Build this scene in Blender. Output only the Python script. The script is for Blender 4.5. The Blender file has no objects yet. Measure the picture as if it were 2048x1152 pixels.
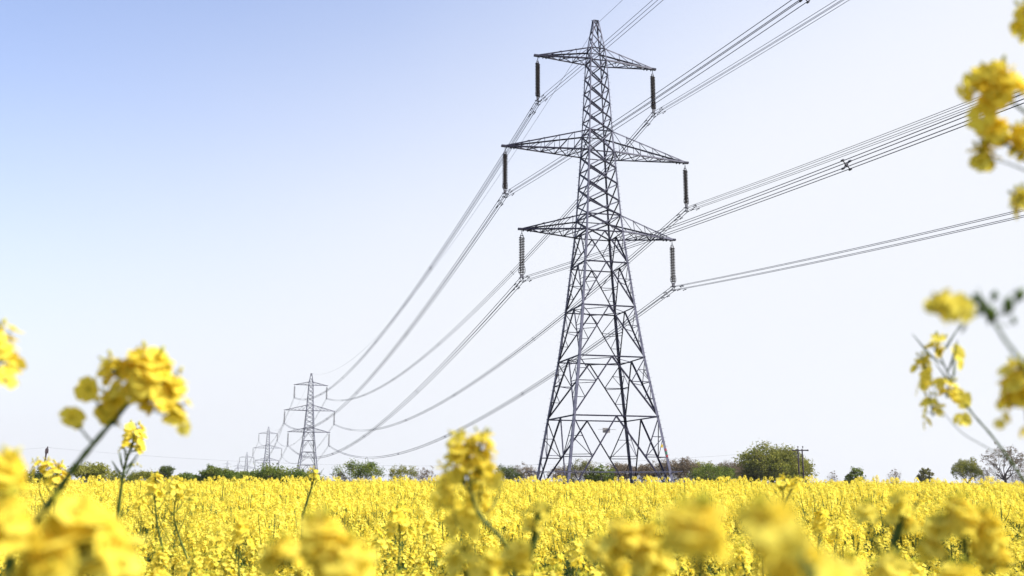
import bpy, math, random
from mathutils import Vector, Matrix
import numpy as np

scene = bpy.context.scene
COL = scene.collection
V = Vector
PI = math.pi

# ----------------------------------------------------------------- camera
F, PITCH, ROLL = 1913.98, 0.196194, -0.003524
cam_d = bpy.data.cameras.new('camera')
cam = bpy.data.objects.new('camera', cam_d)
COL.objects.link(cam)
cam_d.sensor_width = 36
cam_d.lens = F / 2048 * 36
cam_d.clip_start = 0.02
cam_d.clip_end = 20000
cam.matrix_world = Matrix.Rotation(PI / 2 + PITCH, 4, 'X') @ Matrix.Rotation(-ROLL, 4, 'Z')
cam_d.dof.use_dof = True
cam_d.dof.focus_distance = 22
cam_d.dof.aperture_fstop = 5.4
scene.camera = cam
scene.cycles.max_bounces = 16
scene.cycles.diffuse_bounces = 8
scene.cycles.transmission_bounces = 12


def at(px, py, d):
    """point of the place seen at photo pixel px,py, d metres ahead of the camera"""
    x, y = px - 1024, 576 - py
    c, s = math.cos(ROLL), math.sin(ROLL)
    X, Y = (x * c + y * s) / F, (-x * s + y * c) / F
    cp, sp = math.cos(PITCH), math.sin(PITCH)
    return V((X * d, (cp - Y * sp) * d, (sp + Y * cp) * d))


# ----------------------------------------------------------------- terrain
CANOPY_R = [0, 3.5, 8, 15, 22, 28, 36, 60, 100, 200, 414, 730, 980, 1430, 1700, 4000]
GROUND_Z = [-1.56, -1.55, -1.51, -1.45, -1.40, -1.395, -1.47, -2.0, -2.2, -2.4, -9.0, -15.2, -27.7, -31, -27, -27]


def ground(x, y):
    r = math.hypot(x, y)
    z = float(np.interp(r, CANOPY_R, GROUND_Z))
    return z + 0.003 * x * min(1, r / 20) * max(0, 1 - r / 90)


# ----------------------------------------------------------------- helpers
class MB:
    def __init__(s):
        s.v, s.f, s.m, s.cur = [], [], [], 0

    def face(s, pts):
        n = len(s.v)
        s.v.extend(pts)
        s.f.append(tuple(range(n, n + len(pts))))
        s.m.append(s.cur)

    def box(s, c, sx, sy, sz, rot=None):
        pts = []
        for dz in (-1, 1):
            for dx, dy in ((-1, -1), (1, -1), (1, 1), (-1, 1)):
                p = V((dx * sx / 2, dy * sy / 2, dz * sz / 2))
                if rot is not None:
                    p = rot @ p
                pts.append(V(c) + p)
        n = len(s.v)
        s.v.extend(pts)
        for q in ((3, 2, 1, 0), (4, 5, 6, 7), (0, 1, 5, 4), (1, 2, 6, 5), (2, 3, 7, 6), (3, 0, 4, 7)):
            s.f.append(tuple(n + i for i in q))
            s.m.append(s.cur)

    def tube(s, pts, rad, k=6, cap=True):
        pts = [V(p) for p in pts]
        if not isinstance(rad, (list, tuple)):
            rad = [rad] * len(pts)
        n0 = len(s.v)
        up = None
        for i, p in enumerate(pts):
            a = pts[max(i - 1, 0)]
            b = pts[min(i + 1, len(pts) - 1)]
            t = (b - a)
            if t.length < 1e-9:
                t = V((0, 0, 1))
            t.normalize()
            if up is None:
                up = V((0, 0, 1)) if abs(t.z) < .9 else V((1, 0, 0))
            x = t.cross(up)
            if x.length < 1e-6:
                x = t.orthogonal()
            x.normalize()
            y = x.cross(t)
            up = y
            for j in range(k):
                an = 2 * PI * j / k
                s.v.append(p + (x * math.cos(an) + y * math.sin(an)) * rad[i])
        for i in range(len(pts) - 1):
            for j in range(k):
                a = n0 + i * k + j
                b = n0 + i * k + (j + 1) % k
                s.f.append((a, b, b + k, a + k))
                s.m.append(s.cur)
        if cap:
            s.f.append(tuple(n0 + j for j in reversed(range(k))))
            s.m.append(s.cur)
            e = n0 + (len(pts) - 1) * k
            s.f.append(tuple(e + j for j in range(k)))
            s.m.append(s.cur)

    def angle(s, p0, p1, w, a, b, t=None):
        """rolled steel angle: L section with flanges along a and b"""
        p0, p1 = V(p0), V(p1)
        d = (p1 - p0).normalized()
        a = V(a)
        b = V(b)
        a = (a - d * a.dot(d)).normalized()
        b = b - d * b.dot(d)
        b = (b - a * b.dot(a)).normalized()
        t = t or max(.012, w * .12)
        prof = [(0, 0), (w, 0), (w, t), (t, t), (t, w), (0, w)]
        n = len(s.v)
        for p in (p0, p1):
            for u, q in prof:
                s.v.append(p + a * u + b * q)
        for i in range(6):
            j = (i + 1) % 6
            s.f.append((n + i, n + j, n + 6 + j, n + 6 + i))
            s.m.append(s.cur)
        for o in (0, 6):
            s.f.append((n + o, n + o + 1, n + o + 2, n + o + 3))
            s.f.append((n + o, n + o + 3, n + o + 4, n + o + 5))
            s.m += [s.cur, s.cur]

    def lathe(s, c, prof, axis=V((0, 0, 1)), k=10):
        axis = V(axis).normalized()
        x = axis.orthogonal().normalized()
        y = axis.cross(x)
        n = len(s.v)
        for r, z in prof:
            for j in range(k):
                an = 2 * PI * j / k
                s.v.append(V(c) + axis * z + (x * math.cos(an) + y * math.sin(an)) * r)
        for i in range(len(prof) - 1):
            for j in range(k):
                a = n + i * k + j
                b = n + i * k + (j + 1) % k
                s.f.append((a, b, b + k, a + k))
                s.m.append(s.cur)

    def mesh(s, name, mats, smooth=False):
        me = bpy.data.meshes.new(name)
        me.from_pydata([tuple(p) for p in s.v], [], s.f)
        for m in (mats if isinstance(mats, (list, tuple)) else [mats]):
            me.materials.append(m)
        me.polygons.foreach_set('material_index', s.m)
        if smooth:
            me.polygons.foreach_set('use_smooth', [True] * len(s.f))
        me.update()
        return me

    def build(s, name, mats, parent=None, smooth=False):
        return link(name, s.mesh(name, mats, smooth), parent)


def link(name, me, parent=None):
    o = bpy.data.objects.new(name, me)
    COL.objects.link(o)
    if parent:
        o.parent = parent
    return o


def tag(o, label=None, cat=None, group=None, kind=None):
    for k, v in (('label', label), ('category', cat), ('group', group), ('kind', kind)):
        if v:
            o[k] = v
    return o


def empty(name, loc, rz=0.0):
    o = bpy.data.objects.new(name, None)
    o.empty_display_size = .2
    COL.objects.link(o)
    o.location = loc
    o.rotation_euler = (0, 0, rz)
    return o


def copy_tree(o, parent=None):
    c = o.copy()
    COL.objects.link(c)
    if parent:
        c.parent = parent
    for ch in list(o.children):
        copy_tree(ch, c)
    return c


# ----------------------------------------------------------------- materials
def principled(name, col, rough=.6, metal=0.0, spec=.5, var=None, vscale=3.0, detail=3):
    m = bpy.data.materials.new(name)
    m.use_nodes = True
    nt = m.node_tree
    b = nt.nodes['Principled BSDF']
    b.inputs['Base Color'].default_value = (*col, 1)
    b.inputs['Roughness'].default_value = rough
    b.inputs['Metallic'].default_value = metal
    b.inputs['Specular IOR Level'].default_value = spec
    if var:
        tc = nt.nodes.new('ShaderNodeTexCoord')
        nz = nt.nodes.new('ShaderNodeTexNoise')
        nz.inputs['Scale'].default_value = vscale
        nz.inputs['Detail'].default_value = detail
        cr = nt.nodes.new('ShaderNodeValToRGB')
        cr.color_ramp.elements[0].position = .35
        cr.color_ramp.elements[1].position = .65
        cr.color_ramp.elements[0].color = (*col, 1)
        cr.color_ramp.elements[1].color = (*var, 1)
        nt.links.new(tc.outputs['Object'], nz.inputs['Vector'])
        nt.links.new(nz.outputs['Fac'], cr.inputs['Fac'])
        nt.links.new(cr.outputs['Color'], b.inputs['Base Color'])
    return m


def leafy(name, c1, c2, vscale, trans=.35, detail=2, rand=0.0):
    """thin leaf or petal: diffuse and translucent, colour varied over the surface"""
    m = bpy.data.materials.new(name)
    m.use_nodes = True
    nt = m.node_tree
    nt.nodes.remove(nt.nodes['Principled BSDF'])
    out = nt.nodes['Material Output']
    tc = nt.nodes.new('ShaderNodeTexCoord')
    nz = nt.nodes.new('ShaderNodeTexNoise')
    nz.inputs['Scale'].default_value = vscale
    nz.inputs['Detail'].default_value = detail
    cr = nt.nodes.new('ShaderNodeValToRGB')
    cr.color_ramp.elements[0].position = .36
    cr.color_ramp.elements[1].position = .64
    cr.color_ramp.elements[0].color = (*c1, 1)
    cr.color_ramp.elements[1].color = (*c2, 1)
    df = nt.nodes.new('ShaderNodeBsdfDiffuse')
    tr = nt.nodes.new('ShaderNodeBsdfTranslucent')
    mx = nt.nodes.new('ShaderNodeMixShader')
    mx.inputs['Fac'].default_value = trans
    nt.links.new(tc.outputs['Object'], nz.inputs['Vector'])
    nt.links.new(nz.outputs['Fac'], cr.inputs['Fac'])
    nt.links.new(cr.outputs['Color'], df.inputs['Color'])
    nt.links.new(cr.outputs['Color'], tr.inputs['Color'])
    nt.links.new(df.outputs['BSDF'], mx.inputs[1])
    nt.links.new(tr.outputs['BSDF'], mx.inputs[2])
    nt.links.new(mx.outputs['Shader'], out.inputs['Surface'])
    return m


M = {}
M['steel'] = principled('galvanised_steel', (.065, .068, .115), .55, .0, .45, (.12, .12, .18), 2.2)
M['steel_dark'] = principled('shaded_steel', (.014, .014, .038), .6, .0, .25, (.028, .026, .055), 2.0)  # same steel with shade put into the colour, for unlit members
M['wire'] = principled('conductor_aluminium', (.014, .014, .034), .6, .0, .3)
M['hardware'] = principled('line_hardware', (.05, .05, .07), .5, .3)
M['porcelain'] = principled('brown_porcelain', (.022, .012, .014), .45, 0, .35)
M['porcelain_rim'] = principled('porcelain_underside', (.035, .022, .022), .5, 0, .3)
M['plate'] = principled('sign_plate', (.28, .27, .27), .6, var=(.22, .2, .2), vscale=6)
M['red'] = principled('phase_red', (.35, .05, .06), .5)
M['green'] = principled('phase_green', (.05, .22, .12), .5)
M['yellow'] = principled('phase_yellow', (.6, .42, .03), .5)
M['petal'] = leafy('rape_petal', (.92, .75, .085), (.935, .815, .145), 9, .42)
M['petal_old'] = leafy('rape_petal_old', (.90, .69, .06), (.92, .77, .11), 30, .42)  # deeper yellow of the lower, older flowers
M['bud'] = leafy('rape_bud', (.50, .50, .06), (.72, .62, .07), 60, .3)
M['stem'] = principled('rape_stem', (.07, .11, .02), .6, 0, .2, (.10, .145, .035), 25)
M['sepal'] = leafy('green_sepal', (.10, .16, .03), (.17, .24, .05), 60, .3)
M['leaf'] = leafy('rape_leaf', (.025, .06, .022), (.05, .095, .04), 14, .25)
M['soil'] = principled('field_soil', (.045, .05, .02), .95, 0, .1, (.09, .085, .035), .7, 6)
M['wood'] = principled('pole_wood', (.045, .034, .04), .85, 0, .2, (.08, .06, .065), 4)
M['bark'] = principled('tree_bark', (.065, .05, .05), .9, 0, .2, (.10, .08, .075), 3)
M['twig'] = principled('bare_twig', (.15, .115, .11), .9, 0, .2, (.20, .15, .14), 2)
M['leaf_olive'] = leafy('olive_foliage', (.16, .175, .03), (.28, .27, .055), .55, .35)
M['leaf_green'] = leafy('green_foliage', (.09, .14, .025), (.20, .23, .045), .6, .35)
M['leaf_dark'] = leafy('dark_foliage', (.055, .085, .022), (.12, .145, .04), .6, .3)
M['leaf_pale'] = leafy('pale_spring_foliage', (.15, .155, .05), (.22, .20, .08), .6, .35)
M['leaf_brown'] = leafy('brown_hedge_buds', (.15, .115, .075), (.22, .17, .11), .6, .3)

# ----------------------------------------------------------------- world and sun
SUN_EL, SUN_AZ = math.radians(43), math.radians(98)      # azimuth clockwise from straight ahead
w = bpy.data.worlds.new('World')
scene.world = w
w.use_nodes = True
nt = w.node_tree
bg = nt.nodes['Background']
sky = nt.nodes.new('ShaderNodeTexSky')
sky.sky_type = 'NISHITA'
sky.sun_disc = False
sky.sun_elevation = SUN_EL
sky.sun_rotation = SUN_AZ
sky.altitude = 0
sky.air_density = 1.0
sky.dust_density = 1.0
sky.ozone_density = 5.0
# thin bright veil of high cloud, thickest low down and towards the sun's side
tc = nt.nodes.new('ShaderNodeTexCoord')
dp = nt.nodes.new('ShaderNodeVectorMath')
dp.operation = 'DOT_PRODUCT'
dp.inputs[1].default_value = (-.45, 0, 1)
nt.links.new(tc.outputs['Generated'], dp.inputs[0])
nzs = nt.nodes.new('ShaderNodeTexNoise')
nzs.inputs['Scale'].default_value = 1.6
nzs.inputs['Detail'].default_value = 3
nt.links.new(tc.outputs['Generated'], nzs.inputs['Vector'])
mad = nt.nodes.new('ShaderNodeMath')
mad.operation = 'MULTIPLY_ADD'
mad.inputs[1].default_value = .10
nt.links.new(nzs.outputs['Fac'], mad.inputs[0])
nt.links.new(dp.outputs['Value'], mad.inputs[2])
rp = nt.nodes.new('ShaderNodeMapRange')
rp.interpolation_type = 'SMOOTHSTEP'
rp.inputs['From Min'].default_value = .22
rp.inputs['From Max'].default_value = .74
rp.inputs['To Min'].default_value = .98
rp.inputs['To Max'].default_value = .13
nt.links.new(mad.outputs[0], rp.inputs['Value'])
mxs = nt.nodes.new('ShaderNodeMix')
mxs.data_type = 'RGBA'
VEIL = 3.4
mxs.inputs['B'].default_value = (VEIL, VEIL * 1.025, VEIL * 1.085, 1)
nt.links.new(rp.outputs['Result'], mxs.inputs['Factor'])
tint = nt.nodes.new('ShaderNodeMix')
tint.data_type = 'RGBA'
tint.blend_type = 'MULTIPLY'
tint.inputs['Factor'].default_value = 1
tint.inputs['B'].default_value = (1.16, .99, 1.0, 1)
nt.links.new(sky.outputs['Color'], tint.inputs['A'])
nt.links.new(tint.outputs['Result'], mxs.inputs['A'])
nt.links.new(mxs.outputs['Result'], bg.inputs['Color'])
bg.inputs['Strength'].default_value = 0.15

sd = bpy.data.lights.new('sun', 'SUN')
sd.energy = 4.9
sd.angle = math.radians(.5)
sd.color = (1, .955, .89)
sun = bpy.data.objects.new('sun', sd)
COL.objects.link(sun)
sdir = V((math.sin(SUN_AZ) * math.cos(SUN_EL), math.cos(SUN_AZ) * math.cos(SUN_EL), math.sin(SUN_EL)))
sun.rotation_euler = sdir.to_track_quat('Z', 'Y').to_euler()
sun.location = (60, 20, 80)

vs = scene.view_settings
vs.view_transform = 'Standard'
vs.look = 'None'
vs.exposure = 0.85
vs.gamma = 1

# ----------------------------------------------------------------- ground sheet
def build_ground():
    rings = [0, 1.5, 3.5, 6, 9, 12, 15, 18, 22, 25, 28, 32, 36, 45, 60, 80, 100, 150, 200, 300, 414, 560, 730, 980, 1200, 1430, 1700, 2600, 4000, 9000]
    k = 72
    v = [(0, 0, ground(0, 0))]
    f = []
    for r in rings[1:]:
        for j in range(k):
            a = 2 * PI * j / k
            x, y = r * math.sin(a), r * math.cos(a)
            v.append((x, y, ground(x, y)))
    for j in range(k):
        f.append((0, 1 + (j + 1) % k, 1 + j))
    for i in range(len(rings) - 2):
        for j in range(k):
            a = 1 + i * k + j
            b = 1 + i * k + (j + 1) % k
            f.append((a, b, b + k, a + k))
    me = bpy.data.meshes.new('ground')
    me.from_pydata(v, [], f)
    me.materials.append(M['soil'])
    me.polygons.foreach_set('use_smooth', [True] * len(f))
    me.update()
    tag(link('ground', me), kind='structure')


build_ground()

# ----------------------------------------------------------------- lattice pylon
G = 2.2                                        # eye level above the foot of the nearest pylon
HT = [5.956, 11.864, 17.057, 21.677, 25.012, 26.816, 33.802, 36.16, 44.294, 45.743, 49.2]
HW = [4.398, 3.497, 2.862, 2.372, 2.041, 1.89, 1.456, 1.309, .94, .808, .30]
HT = [h + G for h in HT]
ARM = [8.501, 10.31, 6.777]                    # bottom, middle, top half spans
_h = [0] + HT
_w = [4.398 + .1525 * 8.156] + HW


def bw(h):
    return float(np.interp(h, _h, _w))


def crn(h, sx, sy):
    q = bw(h)
    return V((sx * q, sy * q, h))


FACES = [((-1, -1), (1, -1), V((0, -1, 0))), ((1, 1), (-1, 1), V((0, 1, 0))),
         ((-1, 1), (-1, -1), V((-1, 0, 0))), ((1, -1), (1, 1), V((1, 0, 0)))]


def build_pylon():
    root = empty('lattice_pylon', (0, 0, 0))
    st, dk = M['steel'], M['steel_dark']
    mats = [st, dk]
    # legs with step bolts
    for sx, sy in ((-1, -1), (1, -1), (1, 1), (-1, 1)):
        m = MB()
        prev = 0
        for a in HT:
            wd = .25 if a < 20 else (.21 if a < 29 else (.17 if a < 40 else .11))
            m.angle(crn(prev, sx, sy), crn(a, sx, sy), wd, (-sx, 0, 0), (0, -sy, 0), .03)
            prev = a
        if sx * sy < 0:
            z, i = 3.2, 0
            while z < 46:
                p = crn(z, sx, sy)
                d = V((sx, 0, 0)) if i % 2 else V((0, sy, 0))
                m.tube([p - d * .02, p + d * .19], .014, 4)
                z += .42
                i += 1
        m.cur = 0
        m.build('leg', mats, root)

    def member(m, p, q, wd, N, off=.035, flip=1):
        p, q = V(p) - N * off, V(q) - N * off
        d = (q - p).normalized()
        a = N.cross(d).normalized() * flip
        m.angle(p - a * wd / 2, q - a * wd / 2, wd, a, -N)

    # wide lower tiers: inverted V bracing with redundant members
    tiers = [(0, HT[0], 5), (HT[0], HT[1], 4), (HT[1], HT[2], 3), (HT[2], HT[3], 3), (HT[3], HT[4], 2)]
    for ti, (h0, h1, nr) in enumerate(tiers):
        m = MB()
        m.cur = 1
        for c0, c1, N in FACES:
            apex = (crn(h1, *c0) + crn(h1, *c1)) / 2
            for k, c in enumerate((c0, c1)):
                foot = crn(h0, *c)
                top = crn(h1, *c)
                member(m, apex, foot,  .145 if ti < 2 else .125, N, .05 + .015 * k, 1 if k else -1)
                lg = lambda t: foot.lerp(top, t)
                dg = lambda t: foot.lerp(apex, t)
                rw = .06 if ti < 2 else .055
                if nr == 5:
                    member(m, lg(.52), dg(.52), rw * 1.3, N)
                    member(m, top, dg(.52), rw * 1.5, N)
                    member(m, lg(.76), dg(.52), rw, N)
                    member(m, lg(.76), dg(.52).lerp(top, .5), rw, N)
                    member(m, lg(.52), dg(.24), rw, N)
                    member(m, lg(.24), dg(.24), rw, N)
                elif nr == 4:
                    member(m, top, dg(.58), rw * 1.3, N)
                    member(m, lg(.58), dg(.58), rw * 1.3, N)
                    member(m, lg(.78), top.lerp(dg(.58), .5), rw, N)
                    member(m, lg(.58), top.lerp(dg(.58), .5), rw, N)
                    member(m, lg(.58), dg(.3), rw, N)
                    member(m, lg(.3), dg(.3), rw, N)
                elif nr == 3:
                    member(m, top, dg(.62), rw * 1.2, N)
                    member(m, lg(.62), dg(.62), rw * 1.2, N)
                    member(m, lg(.62), dg(.32), rw, N)
                    member(m, lg(.32), dg(.32), rw, N)
                else:
                    member(m, top, dg(.5), rw * 1.2, N)
                    member(m, lg(.5), dg(.5), rw, N)
        # hip bracing between neighbouring faces
        if ti < 4:
            for sx, sy in ((-1, -1), (1, -1), (1, 1), (-1, 1)):
                t = .55
                foot = crn(h0, sx, sy)
                ax = V((0, sy * bw(h1), h1))
                ay = V((sx * bw(h1), 0, h1))
                p, q = foot.lerp(ax, t), foot.lerp(ay, t)
                N = V((sx, sy, 0)).normalized()
                member(m, p, q, .06, N, .12)
        m.build('bracing', mats, root)
        m = MB()
        m.cur = 1
        for c0, c1, N in FACES:
            member(m, crn(h1, *c0), crn(h1, *c1), .13, N, .025)
        if ti in (1, 2):
            mids = [V((0, -bw(h1), h1)), V((bw(h1), 0, h1)), V((0, bw(h1), h1)), V((-bw(h1), 0, h1))]
            for i in range(4):
                m.angle(mids[i] - V((0, 0, .1)), mids[(i + 1) % 4] - V((0, 0, .1)), .07, (0, 0, -1), (mids[i] + mids[(i + 1) % 4]) * -1)
        m.build('horizontal_frame', mats, root)
    # upper body: crossed panels
    def lin(a, b, fr):
        return [a + (b - a) * t for t in fr]
    groups = [[HT[4], HT[5]], lin(HT[5], HT[6], (0, .2235, .4935, .745, 1)), [HT[6], HT[7]],
              lin(HT[7], HT[8], (0, .18, .387, .586, .793, 1)), [HT[8], HT[9]], lin(HT[9], HT[10], (0, .5, 1))]
    for gi, g in enumerate(groups):
        m = MB()
        wd = .15 if g[0] < 30 else (.135 if gi < 4 else .085)
        for a, b in zip(g[:-1], g[1:]):
            for c0, c1, N in FACES:
                m.cur = 1
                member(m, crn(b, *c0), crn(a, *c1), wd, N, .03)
                m.cur = 0  # lit tone for this diagonal, shaded tone for its partner, both by colour
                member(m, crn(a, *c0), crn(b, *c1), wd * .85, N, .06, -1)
        m.cur = 1
        for h in ([g[-1]] if gi < 5 else [g[-1] - .02]):
            for c0, c1, N in FACES:
                member(m, crn(h, *c0), crn(h, *c1), .11 if gi < 5 else .12, N, .02)
        if gi == 5:
            m.tube([(-.42, 0, HT[10] + .02), (.42, 0, HT[10] + .02)], .06, 6)
        m.build('bracing' if gi < 5 else 'earth_wire_peak', mats, root)
    # crossarms
    for ai, (lo, hi) in enumerate(((HT[4], HT[5]), (HT[6], HT[7]), (HT[8], HT[9]))):
        for sg in (-1, 1):
            m = MB()
            m.cur = 1
            L = ARM[ai]
            tip = V((sg * L, 0, lo))
            n = (4, 5, 3)[ai]
            chord = {}
            for sy in (-1, 1):
                m.cur = 1 if sg < 0 else 0  # sun side painted in: right arm chords lighter, left ones darker
                a = crn(lo, sg, sy)
                t2 = tip + V((0, sy * .10, 0))
                m.angle(a, t2, .15, (0, -sy, 0), (0, 0, 1), .02)
                chord[('lo', sy)] = (a, t2)
                b = crn(hi, sg, sy)
                m.angle(b, t2 + V((0, 0, .12)), .135, (0, -sy, 0), (0, 0, -1), .02)
                chord[('hi', sy)] = (b, t2 + V((0, 0, .12)))
            m.cur = 1
            P = lambda key, t: chord[key][0].lerp(chord[key][1], t)
            ts = [i / (n + .7) for i in range(n + 1)]
            for sy in (-1, 1):
                N = V((0, sy, 0))
                for i in range(1, n + 1):
                    p, q = P(('lo', sy), ts[i]), P(('hi', sy), ts[i])
                    m.angle(p, q, .05, (1, 0, 0), -N)
                    m.angle(P(('hi', sy), ts[i - 1]), p, .065, N.cross(V((0, 0, 1))), -N)
            for i in range(1, n + 1):
                m.angle(P(('lo', -1), ts[i]) + V((0, 0, .03)), P(('lo', 1), ts[i]) + V((0, 0, .03)), .06, (1, 0, 0), (0, 0, 1))
                s0 = -1 if i % 2 else 1
                m.angle(P(('lo', s0), ts[i - 1]) + V((0, 0, .05)), P(('lo', -s0), ts[i]) + V((0, 0, .05)), .075, (0, 1, 0), (0, 0, 1))
                m.angle(P(('lo', -s0), ts[i - 1]) + V((0, 0, .08)), P(('lo', s0), ts[i]) + V((0, 0, .08)), .06, (0, 1, 0), (0, 0, 1))
            m.box(tip + V((sg * -.05, 0, .07)), .55, .30, .20)
            for q in (.35, .8, 1.15):
                m.box(tip + V((-sg * q, 0, -.06)), .07, .34, .16)
            m.build('crossarm', mats, root)
    # climbing guards with barbed wire
    zg = G + .55
    q = bw(zg)
    for c0, c1, N in FACES:
        m = MB()
        m.cur = 0
        a, b = crn(zg, *c0), crn(zg, *c1)
        for c, p in ((c0, a), (c1, b)):
            out = V((c[0], c[1], 0)).normalized()
            m.angle(p, p + N * 1.1 + V((0, 0, .12)), .07, (0, 0, 1), N.cross(V((0, 0, 1))))
        for k in range(4):
            o = N * (.25 + .25 * k) + V((0, 0, .06 + .03 * k))
            m.tube([a + o, (a + b) / 2 + o - V((0, 0, .05)), b + o], .009, 3)
        m.build('climbing_guard', mats, root)
    return root


YAW1, X1, Y1 = .25596, 9.0389, 97.275
PYL = [dict(x=X1, y=Y1, z=-G, yaw=YAW1), dict(x=-83.144, y=396.684, z=-G - 6.83, yaw=.34973),
       dict(x=-177.587, y=706.30, z=-G - 13.036, yaw=.34973), dict(x=-256, y=940, z=-G - 25.5, yaw=.36),
       dict(x=-387, y=1378, z=-G - 29, yaw=.36), dict(x=-470, y=1610, z=-G - 23, yaw=.36)]
pylon_labels = ['tall steel lattice pylon standing largest and nearest above the yellow field',
                'second largest lattice pylon, left of the nearest one, rising behind green bushes',
                'third pylon of the line, small and pale, just left of the second pylon',
                'fourth pylon of the line, tiny, its lower arms half sunk behind the bushes',
                'faint fifth pylon, only its top arms showing over the green bush',
                'faintest pylon, leftmost of the whole line on the horizon']
pylon = build_pylon()
pylons = []
for i, p in enumerate(PYL):
    o = pylon if i == 0 else copy_tree(pylon)
    o.location = (p['x'], p['y'], p['z'])
    o.rotation_euler = (0, 0, p['yaw'])
    tag(o, pylon_labels[i], 'pylon', 'pylons of the power line')
    pylons.append(o)
# plates only the nearest pylon shows
m = MB()
m.box((2.2, bw(G + 5.0) - .05, G + 5.0), .8, .05, .5)
m.box((2.2, bw(G + 5.0) - .05, G + 4.74), .3, .04, .14)
m.tube([(1.3, bw(G + 5.0) + .0, G + 5.1), (3.3, bw(G + 5.0) + .0, G + 5.1)], .018, 4)
m.build('number_plate', [M['plate']], pylon)
for zz, mt in ((2.75, 'red'), (2.45, 'green'), (2.15, 'red')):
    m = MB()
    p = crn(G + zz, 1, -1)
    m.box(p + V((-.11, -.03, 0)), .2, .03, .22)
    m.build('colour_plate', [M[mt]], pylon)
m = MB()
m.box(crn(G + 3.1, 1, -1) + V((-.42, -.05, 0)), .2, .03, .3)
m.build('warning_plate', [M['yellow']], pylon)


def arm_point(i, ai, sg, dz=0, inset=.18):
    p = PYL[i]
    hh = (HT[4], HT[6], HT[8])[ai]
    L = ARM[ai] - inset
    return V((p['x'] + sg * L * math.cos(p['yaw']), p['y'] + sg * L * math.sin(p['yaw']), p['z'] + hh + dz))


# ----------------------------------------------------------------- insulator strings
IL = 5.25


def build_insulator():
    root = empty('insulator_string', (0, 0, 0))
    m = MB()                                   # hanger: shackle and upper yoke
    m.tube([(0, 0, 0), (0, 0, -.32)], .035, 6)
    m.tube([(0, 0, -.3), (-.16, 0, -.62)], .03, 5)
    m.tube([(0, 0, -.3), (.16, 0, -.62)], .03, 5)
    m.box((0, 0, -.62), .42, .05, .09)
    m.build('top_link', M['hardware'], root)
    for sx in (-.16, .16):
        m = MB()
        m.tube([(sx, 0, -.62), (sx, 0, -4.62)], .035, 6)
        n = 22
        for k in range(n):
            z = -.86 - k * (3.62 / (n - 1))
            m.cur = 0
            m.lathe((sx, 0, z), [(.03, .06), (.065, .055), (.185, .0), (.188, -.025)], k=9)
            m.cur = 1
            m.lathe((sx, 0, z), [(.188, -.025), (.12, -.015), (.04, -.06)], k=9)
        m.build('disc_string', [M['porcelain'], M['porcelain_rim']], root)
    m = MB()                                   # yoke plate and four clamps
    m.box((0, 0, -4.7), .5, .06, .12)
    m.box((0, 0, -4.88), .34, .07, .3)
    for sx in (-.19, .19):
        for z in (-5.06, -5.44):
            m.tube([(sx, 0, -4.8), (sx, 0, z)], .03, 5)
            m.tube([(sx, -.2, z + .03), (sx, 0, z - .03), (sx, .2, z + .03)], .05, 6)
    m.build('yoke_plate', M['hardware'], root)
    for sg in (-1, 1):
        m = MB()
        pts = []
        hgt = .85 if sg > 0 else .55
        for k in range(15):
            a = PI * 1.45 * k / 14 - PI * .5
            pts.append(V((sg * (.27 + .17 * math.cos(a)), 0, -4.62 + hgt * .5 + hgt * .5 * math.sin(a))))
        pts[0] = V((sg * .2, 0, -4.68))
        m.tube(pts, .028, 5)
        m.build('arcing_horn', M['hardware'], root, True)
    m = MB()
    m.tube([(.18, 0, -.64), (.28, 0, -.78), (.30, 0, -1.05), (.25, 0, -1.1)], .02, 4)
    m.tube([(-.18, 0, -.64), (-.27, 0, -.85), (-.30, 0, -1.15), (-.25, 0, -1.25)], .02, 4)
    m.build('arcing_horn', M['hardware'], root)
    return root


ins0 = build_insulator()
first = True
lev = ['bottom', 'middle', 'top']
ordn = ['nearest', 'second', 'third', 'fourth']
swing = {(0, 2, -1): .98, (0, 1, -1): .92, (0, 0, -1): .62, (0, 2, 1): .75, (0, 1, 1): .75, (0, 0, 1): .65}
for i in range(4):
    for ai in (2, 1, 0):
        for sg in (-1, 1):
            o = ins0 if first else copy_tree(ins0)
            first = False
            o.location = arm_point(i, ai, sg)
            o.rotation_euler = (0, 0, swing.get((i, ai, sg), .5) + (0 if i == 0 else .2))
            side = 'left' if sg < 0 else 'right'
            tag(o, 'brown disc insulator string on the %s end of the %s arm, %s pylon' % (side, lev[ai], ordn[i]),
                'insulator', 'insulator strings of the power line')

# ----------------------------------------------------------------- conductors
T0 = dict(x=102.867, y=-200.279, z=.753 - G, yaw=.277)
PYL_B = {-1: T0}


def hang(i, ai, sg):
    if i == -1:
        p = T0
        hh = (HT[4], HT[6], HT[8])[ai]
        L = ARM[ai] - .18
        return V((p['x'] + sg * L * math.cos(p['yaw']), p['y'] + sg * L * math.sin(p['yaw']), p['z'] + hh - IL))
    return arm_point(i, ai, sg, -IL)


def sagged(a, b, sag, t):
    p = a.lerp(b, t)
    p.z -= 4 * sag * t * (1 - t)
    return p


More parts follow.
